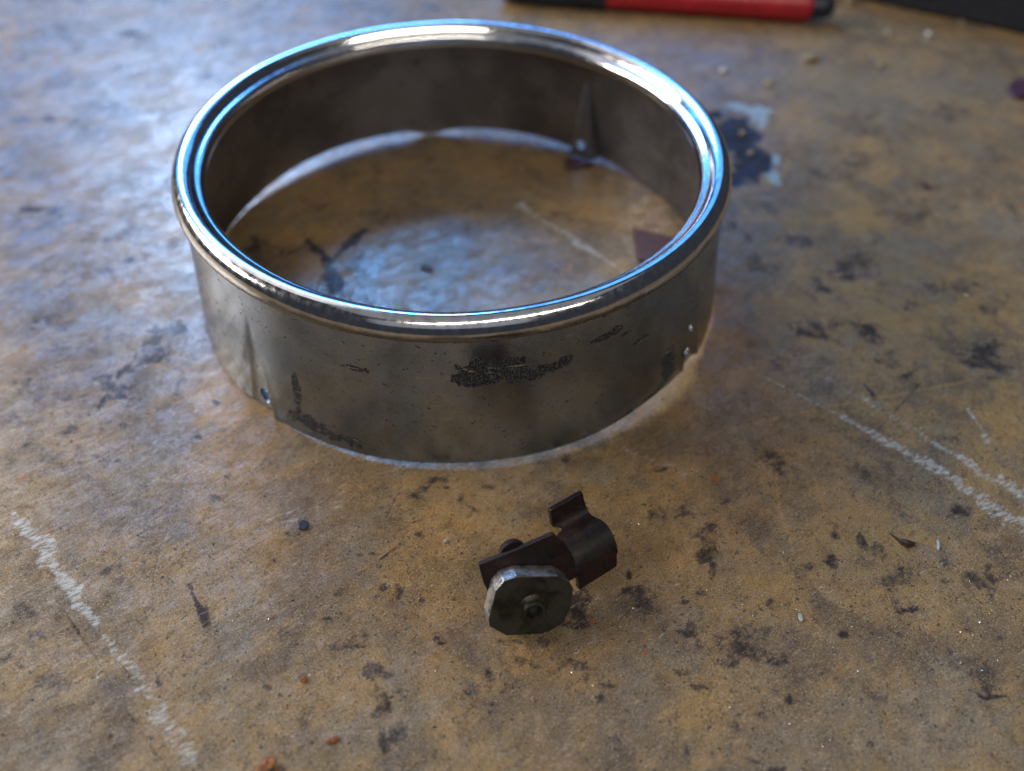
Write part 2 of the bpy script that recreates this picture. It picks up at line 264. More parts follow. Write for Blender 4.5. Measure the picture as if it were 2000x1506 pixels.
for (u, v, a, b, s) in [(525, 1497, 20, 10, 1), (650, 1445, 12, 6, 1), (595, 1328, 6, 7, 1), (1255, 1277, 14, 10, 1), (1400, 928, 14, 10, .9), (35, 945, 14, 9, .7), (545, 1002, 4, 3, 1), (102, 1031, 6, 4, .7), (575, 1245, 8, 3, .6), (1160, 1208, 10, 6, .6), (1675, 1200, 5, 4, .8), (1927, 955, 8, 8, .6), (125, 950, 10, 6, .4), (325, 975, 4, 3, .8), (1895, 1388, 6, 4, .6), (190, 800, 5, 4, .5)]: blob('rust', u, v, a, b, s, 0, .7)
zz = (fbm(X, Y, 60, 5, 3)-.5)*.25 - sstep(.4, 1, CH['navy'])*.25 - CH['pale']*.05
nv = nx*ny
co = np.empty((nv, 3), np.float32); co[:, 0] = X.ravel()*MM; co[:, 1] = Y.ravel()*MM; co[:, 2] = (zz.ravel()-.05)*MM
idx = np.arange(nv).reshape(ny, nx)
q = np.stack([idx[:-1, :-1], idx[:-1, 1:], idx[1:, 1:], idx[1:, :-1]], -1).reshape(-1, 4).astype(np.int32)
me = bpy.data.meshes.new('bench_top'); me.vertices.add(nv); me.vertices.foreach_set('co', co.ravel())
me.loops.add(q.size); me.loops.foreach_set('vertex_index', q.ravel()); me.polygons.add(len(q))
me.polygons.foreach_set('loop_start', np.arange(0, q.size, 4, dtype=np.int32)); me.polygons.foreach_set('loop_total', np.full(len(q), 4, np.int32))
me.update(calc_edges=True); me.polygons.foreach_set('use_smooth', np.ones(len(q), bool))
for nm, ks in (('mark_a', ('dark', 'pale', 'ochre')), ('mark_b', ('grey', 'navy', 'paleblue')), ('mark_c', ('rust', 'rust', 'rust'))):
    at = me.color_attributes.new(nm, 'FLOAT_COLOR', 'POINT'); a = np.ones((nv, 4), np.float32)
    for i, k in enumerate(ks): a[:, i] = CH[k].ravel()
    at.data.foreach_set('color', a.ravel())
t = NT('worn_board')
A = t.attr('mark_a'); B = t.attr('mark_b'); Cc = t.attr('mark_c')
brush = t.mapped(math.radians(38), (.8, 3.2, 1))        # faint rubbing direction
brush2 = t.mapped(math.radians(20), (.7, 3, 1), (3, 1, 0))
big = t.nz(20, 5, .5, .4); med = t.nz(90, 8, .72, .15); br = t.nz(300, 8, .72, .1, brush)
spk = t.nz(650, 6, .70); grain = t.nz(2300, 3, .6)
def thr(n, a0, hi, k, wdt, gate=True):
    lo = t.math('SUBTRACT', hi, t.math('MULTIPLY', a0, k))
    nd = t.n('ShaderNodeMapRange', interpolation_type='SMOOTHSTEP'); t.l(n, nd.inputs[0]); t.l(lo, nd.inputs[1]); t.l(t.math('ADD', lo, wdt), nd.inputs[2])
    return t.math('MULTIPLY', nd.outputs[0], t.ramp(a0, .02, .25)) if gate else nd.outputs[0]
c = t.mix(t.ramp(big, .38, .62), (.150, .104, .058), (.225, .146, .066))
c = t.mix(t.math('MULTIPLY', t.ramp(t.nz(42, 9, .72, .2, t.mapped(.4, (1, 1.4, 1), (5, 2, 0))), .48, .72), .60), c, (.29, .176, .066))
c = t.mix(t.math('MULTIPLY', t.ramp(t.nz(32, 9, .72, .3, t.mapped(1., (1, 1, 1), (9, 4, 0))), .52, .74), .55), c, (.150, .128, .092))
c = t.mix(t.math('MULTIPLY', t.ramp(t.nz(26, 9, .70, .3, t.mapped(2.2, (1, 1.3, 1), (1, 6, 0))), .56, .76), .62), c, (.075, .055, .042))
c = t.mix(t.math('MULTIPLY', t.ramp(A[2], .0, 1.), .6), c, (.34, .198, .058))
c = t.mix(t.math('MULTIPLY', B[0], .6), c, (.170, .162, .130))
# grime and painted shade gather where the marks are, breaking up at every scale
G0 = t.blend(t.nz(75, 12, .80, .15), .85, br, .45)
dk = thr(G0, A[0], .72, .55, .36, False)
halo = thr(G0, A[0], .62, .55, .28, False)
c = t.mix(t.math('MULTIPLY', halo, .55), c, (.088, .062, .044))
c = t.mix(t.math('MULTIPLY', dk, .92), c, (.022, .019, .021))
G1 = t.blend(t.nz(170, 10, .78, .1, t.mapped(.9, (1, 1, 1), (3, 8, 0))), .7, spk, .6)
c = t.mix(t.math('MULTIPLY', t.ramp(G1, .58, .80), .55), c, (.060, .042, .030))
c = t.mix(t.math('MULTIPLY', t.ramp(G1, .40, .22), .35), c, (.38, .27, .14))
c = t.mix(t.math('MULTIPLY', t.ramp(br, .62, .82), .30), c, (.40, .32, .21))
c = t.mix(t.math('MULTIPLY', t.ramp(br, .38, .20), .32), c, (.055, .042, .032))
c = t.mix(t.math('MULTIPLY', t.ramp(spk, .34, .24), .85), c, (.026, .023, .026))
c = t.mix(t.math('MULTIPLY', t.ramp(grain, .42, .26), .55), c, (.045, .034, .026))
c = t.mix(t.math('MULTIPLY', t.math('MULTIPLY', t.ramp(grain, .60, .78), t.math('SUBTRACT', 1, dk)), .45), c, (.48, .39, .27))
G2 = t.blend(t.nz(330, 10, .80, 0, brush2), .8, br, .5)
pl = thr(G2, A[1], .78, .60, .52)
c = t.mix(t.math('MULTIPLY', pl, .78), c, (.42, .43, .39))
c = t.mix(t.ramp(t.math('ADD', B[1], t.math('MULTIPLY', t.math('SUBTRACT', G1, .5), .9)), .3, .75, 0, .92), c, (.013, .015, .022))
c = t.mix(t.ramp(t.math('ADD', B[2], t.math('MULTIPLY', t.math('SUBTRACT', G1, .5), .9)), .3, .8, 0, .75), c, (.24, .33, .35))
ru = thr(G1, Cc[0], .72, .32, .20)
c = t.mix(t.math('MULTIPLY', ru, .9), c, (.26, .085, .014))
rg = t.nz(110, 7, .68, .2, t.mapped(.6, (1, 1.7, 1), (2, 7, 0)))
r = t.ramp(rg, .32, .68, .20, .37)
r = t.math('ADD', r, t.math('MULTIPLY', pl, .06)); r = t.math('ADD', r, t.math('MULTIPLY', dk, .06))
h = t.math('ADD', t.math('MULTIPLY', br, .35), t.math('MULTIPLY', grain, .25)); h = t.math('ADD', h, t.math('MULTIPLY', med, .15)); h = t.math('SUBTRACT', h, t.math('MULTIPLY', dk, .14)); h = t.math('ADD', h, t.math('MULTIPLY', spk, .35))
gl = t.ramp(t.nz(48, 10, .76, .3, t.mapped(.5, (1, 1.6, 1), (7, 1, 0))), .32, .64, .26, .66)
gl = t.math('MULTIPLY', gl, t.math('SUBTRACT', 1, t.math('MULTIPLY', dk, .60))); gl = t.math('MULTIPLY', gl, t.ramp(br, .30, .50, .50, 1.)); gl = t.math('MULTIPLY', gl, t.ramp(G1, .40, .70, 1.1, .5)); gl = t.math('MULTIPLY', gl, t.ramp(B[1], .3, .7, 1., .35))
bench_mat = t.out(Base_Color=c, Roughness=r, Specular_IOR_Level=gl, Normal=t.bump(h, .20, .0005))
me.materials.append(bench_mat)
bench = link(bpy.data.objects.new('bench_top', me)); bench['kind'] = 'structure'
bench['label'] = 'worn brown wooden workbench surface with stains and scratches'

# ------------------------------------------------------------------ headlight trim ring
ring = thing('trim_ring', 'large polished chrome ring with stained band, standing on the bench', 'metal ring')
OA, OB = 0.0, -.007
def oval(th): return 1+OA*np.cos(2*th)+OB*np.sin(2*th)
ZB = [(-180, .5), (-160, .3), (-140, .3), (-127, .2), (-118, 1.0), (-90, 1.7), (-60, 2.0), (-45, 3.6), (-36, 3.0), (-28, 1.0), (0, .4), (40, .4), (50, 1.8), (56, 1.2), (62, 1.8), (72, 3.0), (85, 3.4), (96, 2.6), (100, .3), (104, .2), (107, 3.2), (130, 3.3), (148, 2.2), (160, .7), (168, .5), (180, .5)]
_zd = np.arange(-180, 180, .25); _zv = np.interp(_zd, [a for a, b in ZB], [b for a, b in ZB]); _k = np.exp(-(np.arange(-24, 25)/9.)**2); _k /= _k.sum()
_zv = np.convolve(np.concatenate([_zv[-24:], _zv, _zv[:24]]), _k, 'valid')
def zbot(deg): return np.interp((deg+180) % 360-180, _zd, _zv, period=360)
DIM = [(-128.0, 1.6, 38), (-33.0, 1.1, 38), (56.5, 4.6, 37)]       # azimuth, depth, height where the crease starts
HOLE = 6.2                                                          # hole centre above the lower edge
NT_, NZ = 1440, 84
ZT = 48.6
def band_point(th, k):
    """th radians, k 0..1 from bottom to top -> point in mm on the outer face"""
    deg = np.degrees(th); zb = zbot(deg); z = zb+(ZT-zb)*k
    r = 97.5+(91.0-97.5)*np.clip(z/ZT, 0, 1)**.9
    r = r + .35*np.sin(3*th+1)*(1-k) + .12*np.sin(11*th+2)*(1-k)
    for az, dep, zt in DIM:
        d = ((deg-az+180) % 360-180)*math.radians(1)*95.0           # arc length mm
        f = np.clip(1-z/zt, 0, 1); hw = .5+(6.6 if az > 0 else 5.0)*f
        q_ = d/hw; inside = sstep(-2.6, .1, q_)*sstep(1.1, .62, q_) if az < -100 else sstep(1.15, .5 if az < 0 else .72, np.abs(q_))
        r = r - dep*f**.8*inside*1.15
        r = r + (.3 if az > -100 else .15)*f*np.exp(-((np.abs(d)-hw*1.12)/1.3)**2)
        z = z + np.where(np.abs(d) < hw, 0, 0)
    r = r*oval(th)
    return r*np.cos(th), r*np.sin(th), z
TH, K = np.meshgrid(np.linspace(-math.pi, math.pi, NT_, endpoint=False), np.linspace(0, 1, NZ), indexing='xy')
bx_, by_, bz_ = band_point(TH, K)
# pull grid vertices onto the rims of the screw holes, then leave the faces inside open
hole_masks = np.zeros(TH.shape, bool); TH2 = TH.copy(); K2 = K.copy()
holes = [(-127.5, HOLE-.6, 2.7), (-35.0, HOLE, 2.5), (-33.5, HOLE+8.0, 2.0), (56.5, HOLE, 2.2)]
S = 95*math.radians(1)
for az, hz, hr in holes:
    D_ = ((np.degrees(TH2)-az+180) % 360-180)*S; Zl = bz_-hz-zbot(az)
    rr = np.hypot(D_, Zl); ins = rr < hr; hole_masks |= ins
    near = ins & (rr > hr-.75)
    out_ = (rr >= hr) & (rr < hr+.35)
    for msk in (near, out_):
        sc1 = np.where(msk, hr/np.maximum(rr, 1e-6), 1)
        D2 = D_*sc1; TH2 = np.where(msk, TH2+np.radians((D2-D_)/S), TH2)
        K2 = np.where(msk, K2+(Zl*sc1-Zl)/(ZT-zbot(az)), K2)
    hole_masks &= ~near
bx_, by_, bz_ = band_point(TH2, K2)
V = np.stack([bx_, by_, bz_], -1).reshape(-1, 3)
F = []
hm = hole_masks
for j in range(NZ-1):
    for i in range(NT_):
        i2 = (i+1) % NT_
        if hm[j, i] or hm[j, i2] or hm[j+1, i] or hm[j+1, i2]: continue
        F.append((j*NT_+i, j*NT_+i2, (j+1)*NT_+i2, (j+1)*NT_+i))
t = NT('stained_steel')
S1 = t.attr('stain')
polar = t.co
n1 = t.noise(30, 6, .6, .6); n2 = t.noise(110, 6, .65, .8); n3 = t.noise(700, 4, .6); sm = t.noise(900, 5, .7, 0, t.mapped(0, (.12, .12, 1)))
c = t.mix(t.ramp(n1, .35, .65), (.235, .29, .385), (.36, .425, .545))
c = t.mix(t.math('MULTIPLY', t.ramp(n2, .50, .34), .22), c, (.17, .16, .15))
c = t.mix(t.math('MULTIPLY', t.ramp(n2, .60, .72), .30), c, (.30, .24, .17))
c = t.mix(t.math('MULTIPLY', t.ramp(n3, .36, .27), .7), c, (.07, .06, .055))
st = t.ramp(t.math('ADD', S1[0], t.math('MULTIPLY', t.math('SUBTRACT', t.noise(420, 6, .7, .3, t.mapped(0, (1, 1, 1.8))), .5), 1.8)), .16, .46)
c = t.mix(t.ramp(st, 0., .35), c, (.006, .007, .011))
brl = t.nz(1000, 5, .7, 0, t.mapped(0, (6, 6, 1)))
c = t.mix(t.math('MULTIPLY', t.ramp(brl, .52, .75), .35), c, (.58, .58, .58)); c = t.mix(t.math('MULTIPLY', t.ramp(brl, .46, .25), .35), c, (.12, .12, .125))
scr = t.ramp(t.noise(300, 3, .5, 1.5, t.mapped(.3, (.25, .25, 2.2))), .665, .70)
c = t.mix(t.math('MULTIPLY', scr, .35), c, (.7, .62, .5))
r = t.ramp(t.noise(60, 6, .6, .5, t.mapped(0, (1, 1, 1), (4, 4, 4))), .35, .65, .17, .27)
r = t.math('ADD', r, t.math('MULTIPLY', st, .35))
mt = t.math('SUBTRACT', 1, t.math('MULTIPLY', st, .95))
hgt = t.math('ADD', t.math('MULTIPLY', n2, .6), t.math('MULTIPLY', sm, .25)); hgt = t.math('ADD', hgt, t.math('MULTIPLY', n3, .1))
steel = t.out(Specular_IOR_Level=t.math('SUBTRACT', .5, t.math('MULTIPLY', st, .42)), Base_Color=c, Roughness=r, Metallic=mt, Normal=t.bump(hgt, .10, .0010))
band = mesh('band', V, F, steel, ring, True)
dg = np.degrees(TH2).ravel(); zf = bz_.ravel()
fa = vnoise(dg*1.6, zf, 4, 3)*.6+vnoise(dg*1.6, zf, 1.5, 4)*.4
def sb(az, z, w1, h1, s=1.):
    if z > 27 and -90 < az < -50: az += 5; z += 3.5; s *= 1.1
    d = np.hypot(((dg-az+180) % 360-180)*1.6/w1, (zf-z)/h1); return sstep(1.3, .5, d+(fa-.5)*1.5)*s
stn = np.zeros_like(dg)
for a in [(-86.5, 33.5, 6.5, 3.6, 1.), (-88.2, 31, 5, 2.4, 1.), (-82.5, 33.8, 4.6, 2.8, .95), (-75, 31, 5, 1.8, .6), (-72, 32.5, 2.5, 1.4, .8), (-79, 30, 6, 2.2, .6), (-64, 36, 6, 1.0, .8), (-62, 36.5, 2.2, 1.2, .95), (-60, 33.5, 3.5, .7, .55), (-55.5, 28, 4, .8, .4),
          (-104, 35, 4, .8, .45), (-115, 7, 7, 2.6, .85), (-117.5, 17, 1.6, 9, .55), (-110, 5, 8, 2.2, .6), (-42, 12, 4, 10, .55), (-46, 3.5, 12, 2.0, .40), (62, 8, 6, 5, .3), (86, 12, 8, 5, .3), (100, 30, 6, 4, .25)]:
    stn = np.maximum(stn, sb(*a))
at = band.data.color_attributes.new('stain', 'FLOAT_COLOR', 'POINT'); a4 = np.ones((len(V), 4), np.float32); a4[:, :3] = stn[:, None]; at.data.foreach_set('color', a4.ravel())
so = band.modifiers.new('thickness', 'SOLIDIFY'); so.thickness = .7*MM; so.offset = -1; so.material_offset = 1
tb = t; t = NT('dull_steel_inside'); n1 = t.nz(30, 8, .7); n2 = t.nz(160, 8, .7)
c = t.mix(t.ramp(n1, .35, .65), (.20, .20, .225), (.28, .28, .31)); c = t.mix(t.math('MULTIPLY', t.ramp(n2, .66, .80), .4), c, (.07, .068, .075))
band.data.materials.append(t.out(Base_Color=c, Roughness=t.ramp(n2, .3, .7, .30, .42), Metallic=.9, Normal=t.bump(n2, .08, .0005)))
# rolled rim: lathed profile (radius, height) from the outside under the bead round over the crown to the hemmed inner lip
t = NT('chrome')
n3 = t.noise(2600, 3, .6); n4 = t.noise(500, 5, .6); n5 = t.noise(90, 4)
c = t.mix(t.ramp(n4, .35, .65), (.66, .66, .67), (.80, .80, .81))
c = t.mix(t.math('MULTIPLY', t.ramp(n5, .60, .70), .3), c, (.40, .36, .32))
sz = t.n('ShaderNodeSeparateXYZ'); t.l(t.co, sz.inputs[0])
dark_reflect = t.math('MULTIPLY', t.ramp(t.math('ADD', sz.outputs[2], t.math('MULTIPLY', t.math('SUBTRACT', n5, .5), .004)), .0516, .0500), .80)
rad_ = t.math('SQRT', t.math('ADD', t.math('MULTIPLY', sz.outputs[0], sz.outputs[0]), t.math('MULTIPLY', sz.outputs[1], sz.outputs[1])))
dark_reflect = t.math('MULTIPLY', dark_reflect, t.ramp(rad_, .0885, .0900))
c = t.mix(dark_reflect, c, (.085, .09, .115))                    # dark room's reflection painted on the bead's lower outer half
chrome = t.out(Base_Color=c, Metallic=1., Roughness=t.math('ADD', t.ramp(n4, .3, .7, .09, .19), t.math('MULTIPLY', dark_reflect, .15)), Normal=t.bump(t.noise(45, 3), .10, .0012, t.bump(t.math('ADD', t.math('MULTIPLY', n3, .30), t.math('MULTIPLY', n4, .12)), .12, .00014)))
prof = [(90.6, 47.1), (91.1, 47.0), (91.6, 47.3), (91.95, 48.1), (92.1, 49.2), (91.85, 50.7), (91.1, 52.3), (89.9, 53.5), (88.5, 54.1), (87.1, 53.9), (86.0, 53.1), (85.2, 52.1),
        (84.7, 51.4), (84.2, 51.0), (83.6, 50.8), (83.0, 50.4), (82.5, 49.7), (82.2, 48.9), (82.05, 47.9), (82.1, 46.9), (82.5, 46.2), (83.1, 46.3), (83.4, 47.0)]
def cr(p, n=5):                                          # Catmull-Rom through the profile
    P = np.array(p); Q = []
    for i in range(len(P)-1):
        p0, p1, p2, p3 = P[max(i-1, 0)], P[i], P[i+1], P[min(i+2, len(P)-1)]
        for k in range(n):
            s = k/n; Q.append(.5*((2*p1)+(-p0+p2)*s+(2*p0-5*p1+4*p2-p3)*s*s+(-p0+3*p1-3*p2+p3)*s**3))
    return np.array(Q+[P[-1]])
PR = cr(prof, 3); NR = 720
th = np.linspace(-math.pi, math.pi, NR, endpoint=False)
def lathe_ring(PR, mat, name, parent, NR=NR):
    V = []; F = []
    ov = oval(th)
    wob = .10*np.sin(5*th+.4)+.05*np.sin(13*th)
    for (r_, z_) in PR:
        r_ = r_*1.009; z_ = z_+1.2
        V += list(zip(r_*ov*np.cos(th), r_*ov*np.sin(th), z_+wob))
    for j in range(len(PR)-1):
        for i in range(NR): F.append((j*NR+i, j*NR+(i+1) % NR, (j+1)*NR+(i+1) % NR, (j+1)*NR+i))
    return mesh(name, V, F, mat, parent, True)
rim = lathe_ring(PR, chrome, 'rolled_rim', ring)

# ------------------------------------------------------------------ clamp bracket with plate nut
br_ = thing('clamp_bracket', 'small rusty steel clamp bracket with zinc plate nut, lying in front of the ring', 'bracket', (30, -140, 0))
def local(o):                                            # keep world place under an Empty that is not at the origin
    o.matrix_parent_inverse = Matrix.Translation(-Vector(br_.location)); return o
rusty = NT('rusty_steel'); t = rusty
n1 = t.noise(160, 6, .6, .5); n2 = t.noise(900, 5, .7)
c = t.mix(t.ramp(n1, .36, .62), (.004, .0035, .0045), (.022, .009, .0085)); c = t.mix(t.math('MULTIPLY', t.ramp(n2, .60, .72), .6), c, (.09, .045, .035))
rusty = t.out(Base_Color=c, Roughness=t.ramp(n2, .3, .7, .38, .65), Metallic=.25, Normal=t.bump(t.math('ADD', n1, n2), .30, .0003))
t = NT('zinc'); n1 = t.noise(140, 6, .6, .4); n2 = t.noise(1300, 5, .7)
c = t.mix(t.ramp(n1, .38, .62), (.032, .029, .022), (.080, .078, .066)); c = t.mix(t.math('MULTIPLY', t.ramp(n2, .44, .32), .7), c, (.045, .04, .035))
zinc = t.out(Base_Color=c, Roughness=t.ramp(n2, .3, .7, .34, .55), Metallic=.75, Normal=t.bump(t.math('ADD', n1, n2), .16, .0002))
t = NT('lit_zinc_edge'); n1 = t.nz(240, 8, .7); n2 = t.nz(1300, 5, .7)  # brighter zinc copy: window light on the nut's sides put into the colour
c = t.mix(t.ramp(n1, .42, .62), (.30, .31, .32), (.46, .47, .46)); c = t.mix(t.math('MULTIPLY', t.ramp(n1, .40, .26), .8), c, (.08, .07, .055))
zinc_edge = t.out(Base_Color=c, Roughness=t.ramp(n2, .3, .7, .30, .45), Metallic=.85, Normal=t.bump(n1, .15, .0002))
AZ, EL, TN = math.radians(18), math.radians(25), 5.0
u_ = np.array([math.cos(AZ), math.sin(AZ), 0]); vh = np.array([math.sin(AZ), -math.cos(AZ), 0]); wv = np.array([0, 0, 1.])
nn = vh*math.cos(EL)+wv*math.sin(EL); qq = wv*math.cos(EL)-vh*math.sin(EL)
P0 = G(1030, 1243); P0[2] = .75
def hit(px, off):
    d = ray(*px); P = P0-nn*off; return CAM + d*(np.dot(P-CAM, nn)/np.dot(d, nn))
face = [hit(p, 0) for p in [(1009, 1126), (1090, 1125), (1112, 1137), (1120, 1150), (1117, 1176), (1102, 1216), (1066, 1238), (990, 1242), (956, 1224), (954, 1210), (968, 1154), (984, 1135)]]
def plate(name, pts, n, th_, mat, parent, bw, seg=2):
    pts = [np.array(p) for p in pts]; m = len(pts)
    V = pts + [p-n*th_ for p in pts]
    F = [tuple(range(m))[::-1], tuple(range(m, 2*m))] + [(i, (i+1) % m, (i+1) % m+m, i+m) for i in range(m)]
    o = mesh(name, V, F, mat, parent); fixnormals(o); bevel(o, bw, seg); return local(o)
HC = hit((1040, 1187), 0); HR = 1.9
def holed_plate(name, pts, n, th_, centre, r_, mat, parent, bw):
    ax = Vector(n); a_ = ax.orthogonal().normalized(); b_ = ax.cross(a_)
    hole = [Vector(centre)+a_*(r_*math.cos(k*math.pi/12))+b_*(r_*math.sin(k*math.pi/12)) for k in range(24)]
    bm = bmesh.new(); loops = []
    for off in (0, th_):
        lo = [bm.verts.new((Vector(p)-Vector(n)*off)*MM) for p in pts]; li = [bm.verts.new((p-Vector(n)*off)*MM) for p in hole]
        ed = [bm.edges.new((l[i], l[(i+1) % len(l)])) for l in (lo, li) for i in range(len(l))]
        bmesh.ops.triangle_fill(bm, use_beauty=True, edges=ed, normal=Vector(n)); loops.append((lo, li))
    for k in (0, 1):
        l0, l1 = loops[0][k], loops[1][k]
        for i in range(len(l0)): bm.faces.new((l0[i], l0[(i+1) % len(l0)], l1[(i+1) % len(l0)], l1[i])).material_index = 1
    bmesh.ops.recalc_face_normals(bm, faces=bm.faces)
    me_ = bpy.data.meshes.new(name); bm.to_mesh(me_); bm.free(); me_.materials.append(mat); me_.materials.append(zinc_edge)
    o = link(bpy.data.objects.new(name, me_), parent); bevel(o, bw, 2, 15); o.data.set_sharp_from_angle(angle=math.radians(14)); return local(o)
holed_plate('nut_plate', face, nn, TN, HC, HR, zinc, br_, .22)
def lathe(name, c0, ax, prof, mat, parent, n=40):
    ax = Vector(ax).normalized(); a = ax.orthogonal().normalized(); b = ax.cross(a); V = []; F = []
    for (r_, h_) in prof:
        for i in range(n):
            an = 2*math.pi*i/n; V.append(Vector(c0)+ax*h_+a*(r_*math.cos(an))+b*(r_*math.sin(an)))
    for j in range(len(prof)-1):
        for i in range(n): F.append((j*n+i, j*n+(i+1) % n, (j+1)*n+(i+1) % n, (j+1)*n+i))
    F.append(tuple(range(n))); F.append(tuple(range((len(prof)-1)*n, len(prof)*n)))
    o = mesh(name, V, F, mat, parent, True); fixnormals(o); o.data.set_sharp_from_angle(angle=math.radians(50)); return o
cc = hit((1040, 1187), 0)
local(lathe('threaded_boss', cc-nn*.3, nn, [(4.3, 0), (4.0, .45), (3.3, .75), (2.95, 1.0), (2.85, 2.1), (2.6, 2.35), (2.1, 2.35), (1.8, 1.9), (1.72, .6), (1.75, -1), (1.7, -4.9)], zinc, br_))
# strip: flat leg behind the nut
leg = [hit(p, TN+.05) for p in [(935, 1103), (1010, 1072), (1081, 1042), (1090, 1053), (1106, 1066), (1122, 1092), (1128, 1128), (1030, 1175), (958, 1165), (945, 1140)]]
plate('flat_leg', leg, nn, 1.3, rusty, br_, .35)
sc0 = hit((1003, 1082), TN+1.3)
local(lathe('screw_head', sc0, -nn, [(3.6, -.2), (3.6, 1.3), (3.2, 2.2), (2.0, 2.8), (.6, 3.0)], rusty, br_, 32))
# hooked jaw: bent sheet, profile (v forward, w up), extruded along the bend line
az = math.radians(34); uu = np.array([math.cos(az), math.sin(az), 0]); vv = np.array([math.sin(az), -math.cos(az), 0])
L0 = np.array([41.6, -136.7, .1])
hp = cr([(0, 0), (-.6, 3.0), (-2.6, 6.6), (-6.0, 9.2), (-9.6, 9.6), (-12.2, 8.4), (-14.2, 7.8), (-16.0, 8.8), (-17.6, 11.4), (-18.3, 13.0)], 6)
nh = len(hp); tl = 1.6
tg = np.gradient(hp, axis=0); nr = np.stack([tg[:, 1], -tg[:, 0]], 1); nr /= np.linalg.norm(nr, axis=1)[:, None]
inn_ = hp-nr*tl if nr[0, 0] > 0 else hp+nr*tl
V = []; F = []; NU = 12
def u0(k):                                               # left edge of the jaw: a notch cut where the leg joins
    s = k/(nh-1)
    return -1.5 - 2.4*math.exp(-((s-.42)/.2)**2) + 3.0*math.exp(-((s-.69)/.05)**2) + 2.7*s
def u1(k):
    s = k/(nh-1); return 11.4 + .9*math.exp(-((s-.35)/.18)**2) - (1.1 if s < .16 else 0)*0 + (.6 if s > .16 else 0)
for layer in (hp, inn_):
    for k in range(nh):
        for i in range(NU+1):
            uo = u0(k)+(u1(k)-u0(k))*i/NU
            V.append(L0+uu*uo+vv*layer[k, 0]+wv*layer[k, 1])
W = NU+1; o2 = nh*W
for k in range(nh-1):
    for i in range(NU):
        a = k*W+i; F.append((a, a+1, a+W+1, a+W)); F.append((o2+a, o2+a+W, o2+a+W+1, o2+a+1))
    F.append((k*W, (k+1)*W, o2+(k+1)*W, o2+k*W)); F.append((k*W+NU, o2+k*W+NU, o2+(k+1)*W+NU, (k+1)*W+NU))
for i in range(NU):
    F.append((i, o2+i, o2+i+1, i+1)); b = (nh-1)*W+i; F.append((b, b+1, o2+b+1, o2+b))
o = mesh('hooked_jaw', V, F, rusty, br_, True); fixnormals(o); bevel(o, .25, 2, 50); local(o)

# ------------------------------------------------------------------ marker pen at the far edge
def tube_between(name, a, b, prof, mat, parent, n=48):
    a = Vector(a); b = Vector(b); L = (b-a).length
    return lathe(name, a, b-a, [(r_, h_*L) for r_, h_ in prof], mat, parent, n)
RM = 8.6
pa, pb = Vector((72, 242.5, RM)), Vector((190.5, 229, RM))
dm = (pb-pa).normalized()
pen = thing('marker_pen', 'red marker pen with dark cap lying behind the ring', 'marker pen')
red = simple('red_plastic', (.36, .012, .020), .34, 0, .12, 80, .04); navy = simple('navy_plastic', (.012, .017, .030), .35, 0, .25, 80, .05)
tube_between('barrel', pa*MM*1000, pb, [(7.9, 0), (RM, .004), (RM, .97), (RM-.5, .992), (RM-1.6, 1.0)], red, pen)
tube_between('cap', pa-dm*62, pa+dm*1.0, [(6.2, 0), (7.4, .03), (8.0, .10), (8.9, .55), (9.0, .99), (8.6, 1.0)], navy, pen)
tube_between('end_plug', pb-dm*.2, pb+dm*13, [(6.4, 0), (6.2, .5), (5.4, .85), (3.5, 1.0)], navy, pen)

# ------------------------------------------------------------------ dark tool case, corner in view at top right
case = thing('tool_case', 'black plastic tool case at the far right of the bench', 'case')
cp = [G(1655, -4), G(2100, 92)]; e = Vector(cp[1]-cp[0]); e.z = 0; e.normalize(); f_ = Vector((-e.y, e.x, 0))
c0 = Vector((cp[0][0], cp[0][1], 0))
blk = simple('black_plastic', (.012, .015, .022), .45, 0, .3, 200, .15)
def box(name, o0, ex, ey, x0, x1, y0, y1, z0, z1, mat, parent, bw):
    V = [o0+ex*x+ey*y+Vector((0, 0, z)) for z in (z0, z1) for (x, y) in ((x0, y0), (x1, y0), (x1, y1), (x0, y1))]
    F = [(3, 2, 1, 0), (4, 5, 6, 7), (0, 1, 5, 4), (1, 2, 6, 5), (2, 3, 7, 6), (3, 0, 4, 7)]
    o = mesh(name, V, F, mat, parent); bevel(o, bw, 3); return o
box('case_base', c0, e, f_, -40, 210, 0, 150, .3, 24, blk, case, 3)
box('case_lid', c0, e, f_, -41, 211, -1, 151, 24.6, 44, blk, case, 4)

# ------------------------------------------------------------------ scraps and debris on the bench
maroon = simple('maroon_plastic', (.050, .018, .028), .5, 0, .2, 300, .1); brownblack = simple('burnt_chip', (.030, .018, .014), .6, 0, .4, 600, .4)
stone = simple('tan_chip', (.24, .19, .11), .8, 0, .3, 500, .5); pale = simple('pale_chip', (.34, .33, .28), .5, 0, .2, 500, .3); rustm = simple('rust_flake', (.20, .065, .015), .85, 0, .5, 900, .6)
def slab(name, px, th_, mat, lab, cat, group=None, tilt=0):
    P = [G(*p) for p in px]; base = np.mean(P, 0)
    V = [p-base+np.array([0, 0, .25]) for p in P]+[p-base+np.array([0, 0, .25+th_+tilt*i]) for i, p in enumerate(P)]
    m = len(P); F = [tuple(range(m))[::-1], tuple(range(m, 2*m))]+[(i, (i+1) % m, (i+1) % m+m, i+m) for i in range(m)]
    o = mesh(name, V, F, mat); fixnormals(o); bevel(o, min(.3, th_*.3), 2); o.location = base*MM; return tag(o, lab, cat, group)
slab('plastic_scrap', [(1236, 450), (1262, 456), (1320, 470), (1345, 478), (1300, 520), (1246, 512)], 1.4, maroon, 'maroon plastic scrap inside the ring by its right wall', 'scrap')
slab('plastic_sliver', [(1104, 316), (1122, 313), (1162, 325), (1128, 331), (1106, 333)], 1.5, maroon, 'narrow dark maroon sliver inside the ring near its back wall', 'scrap')
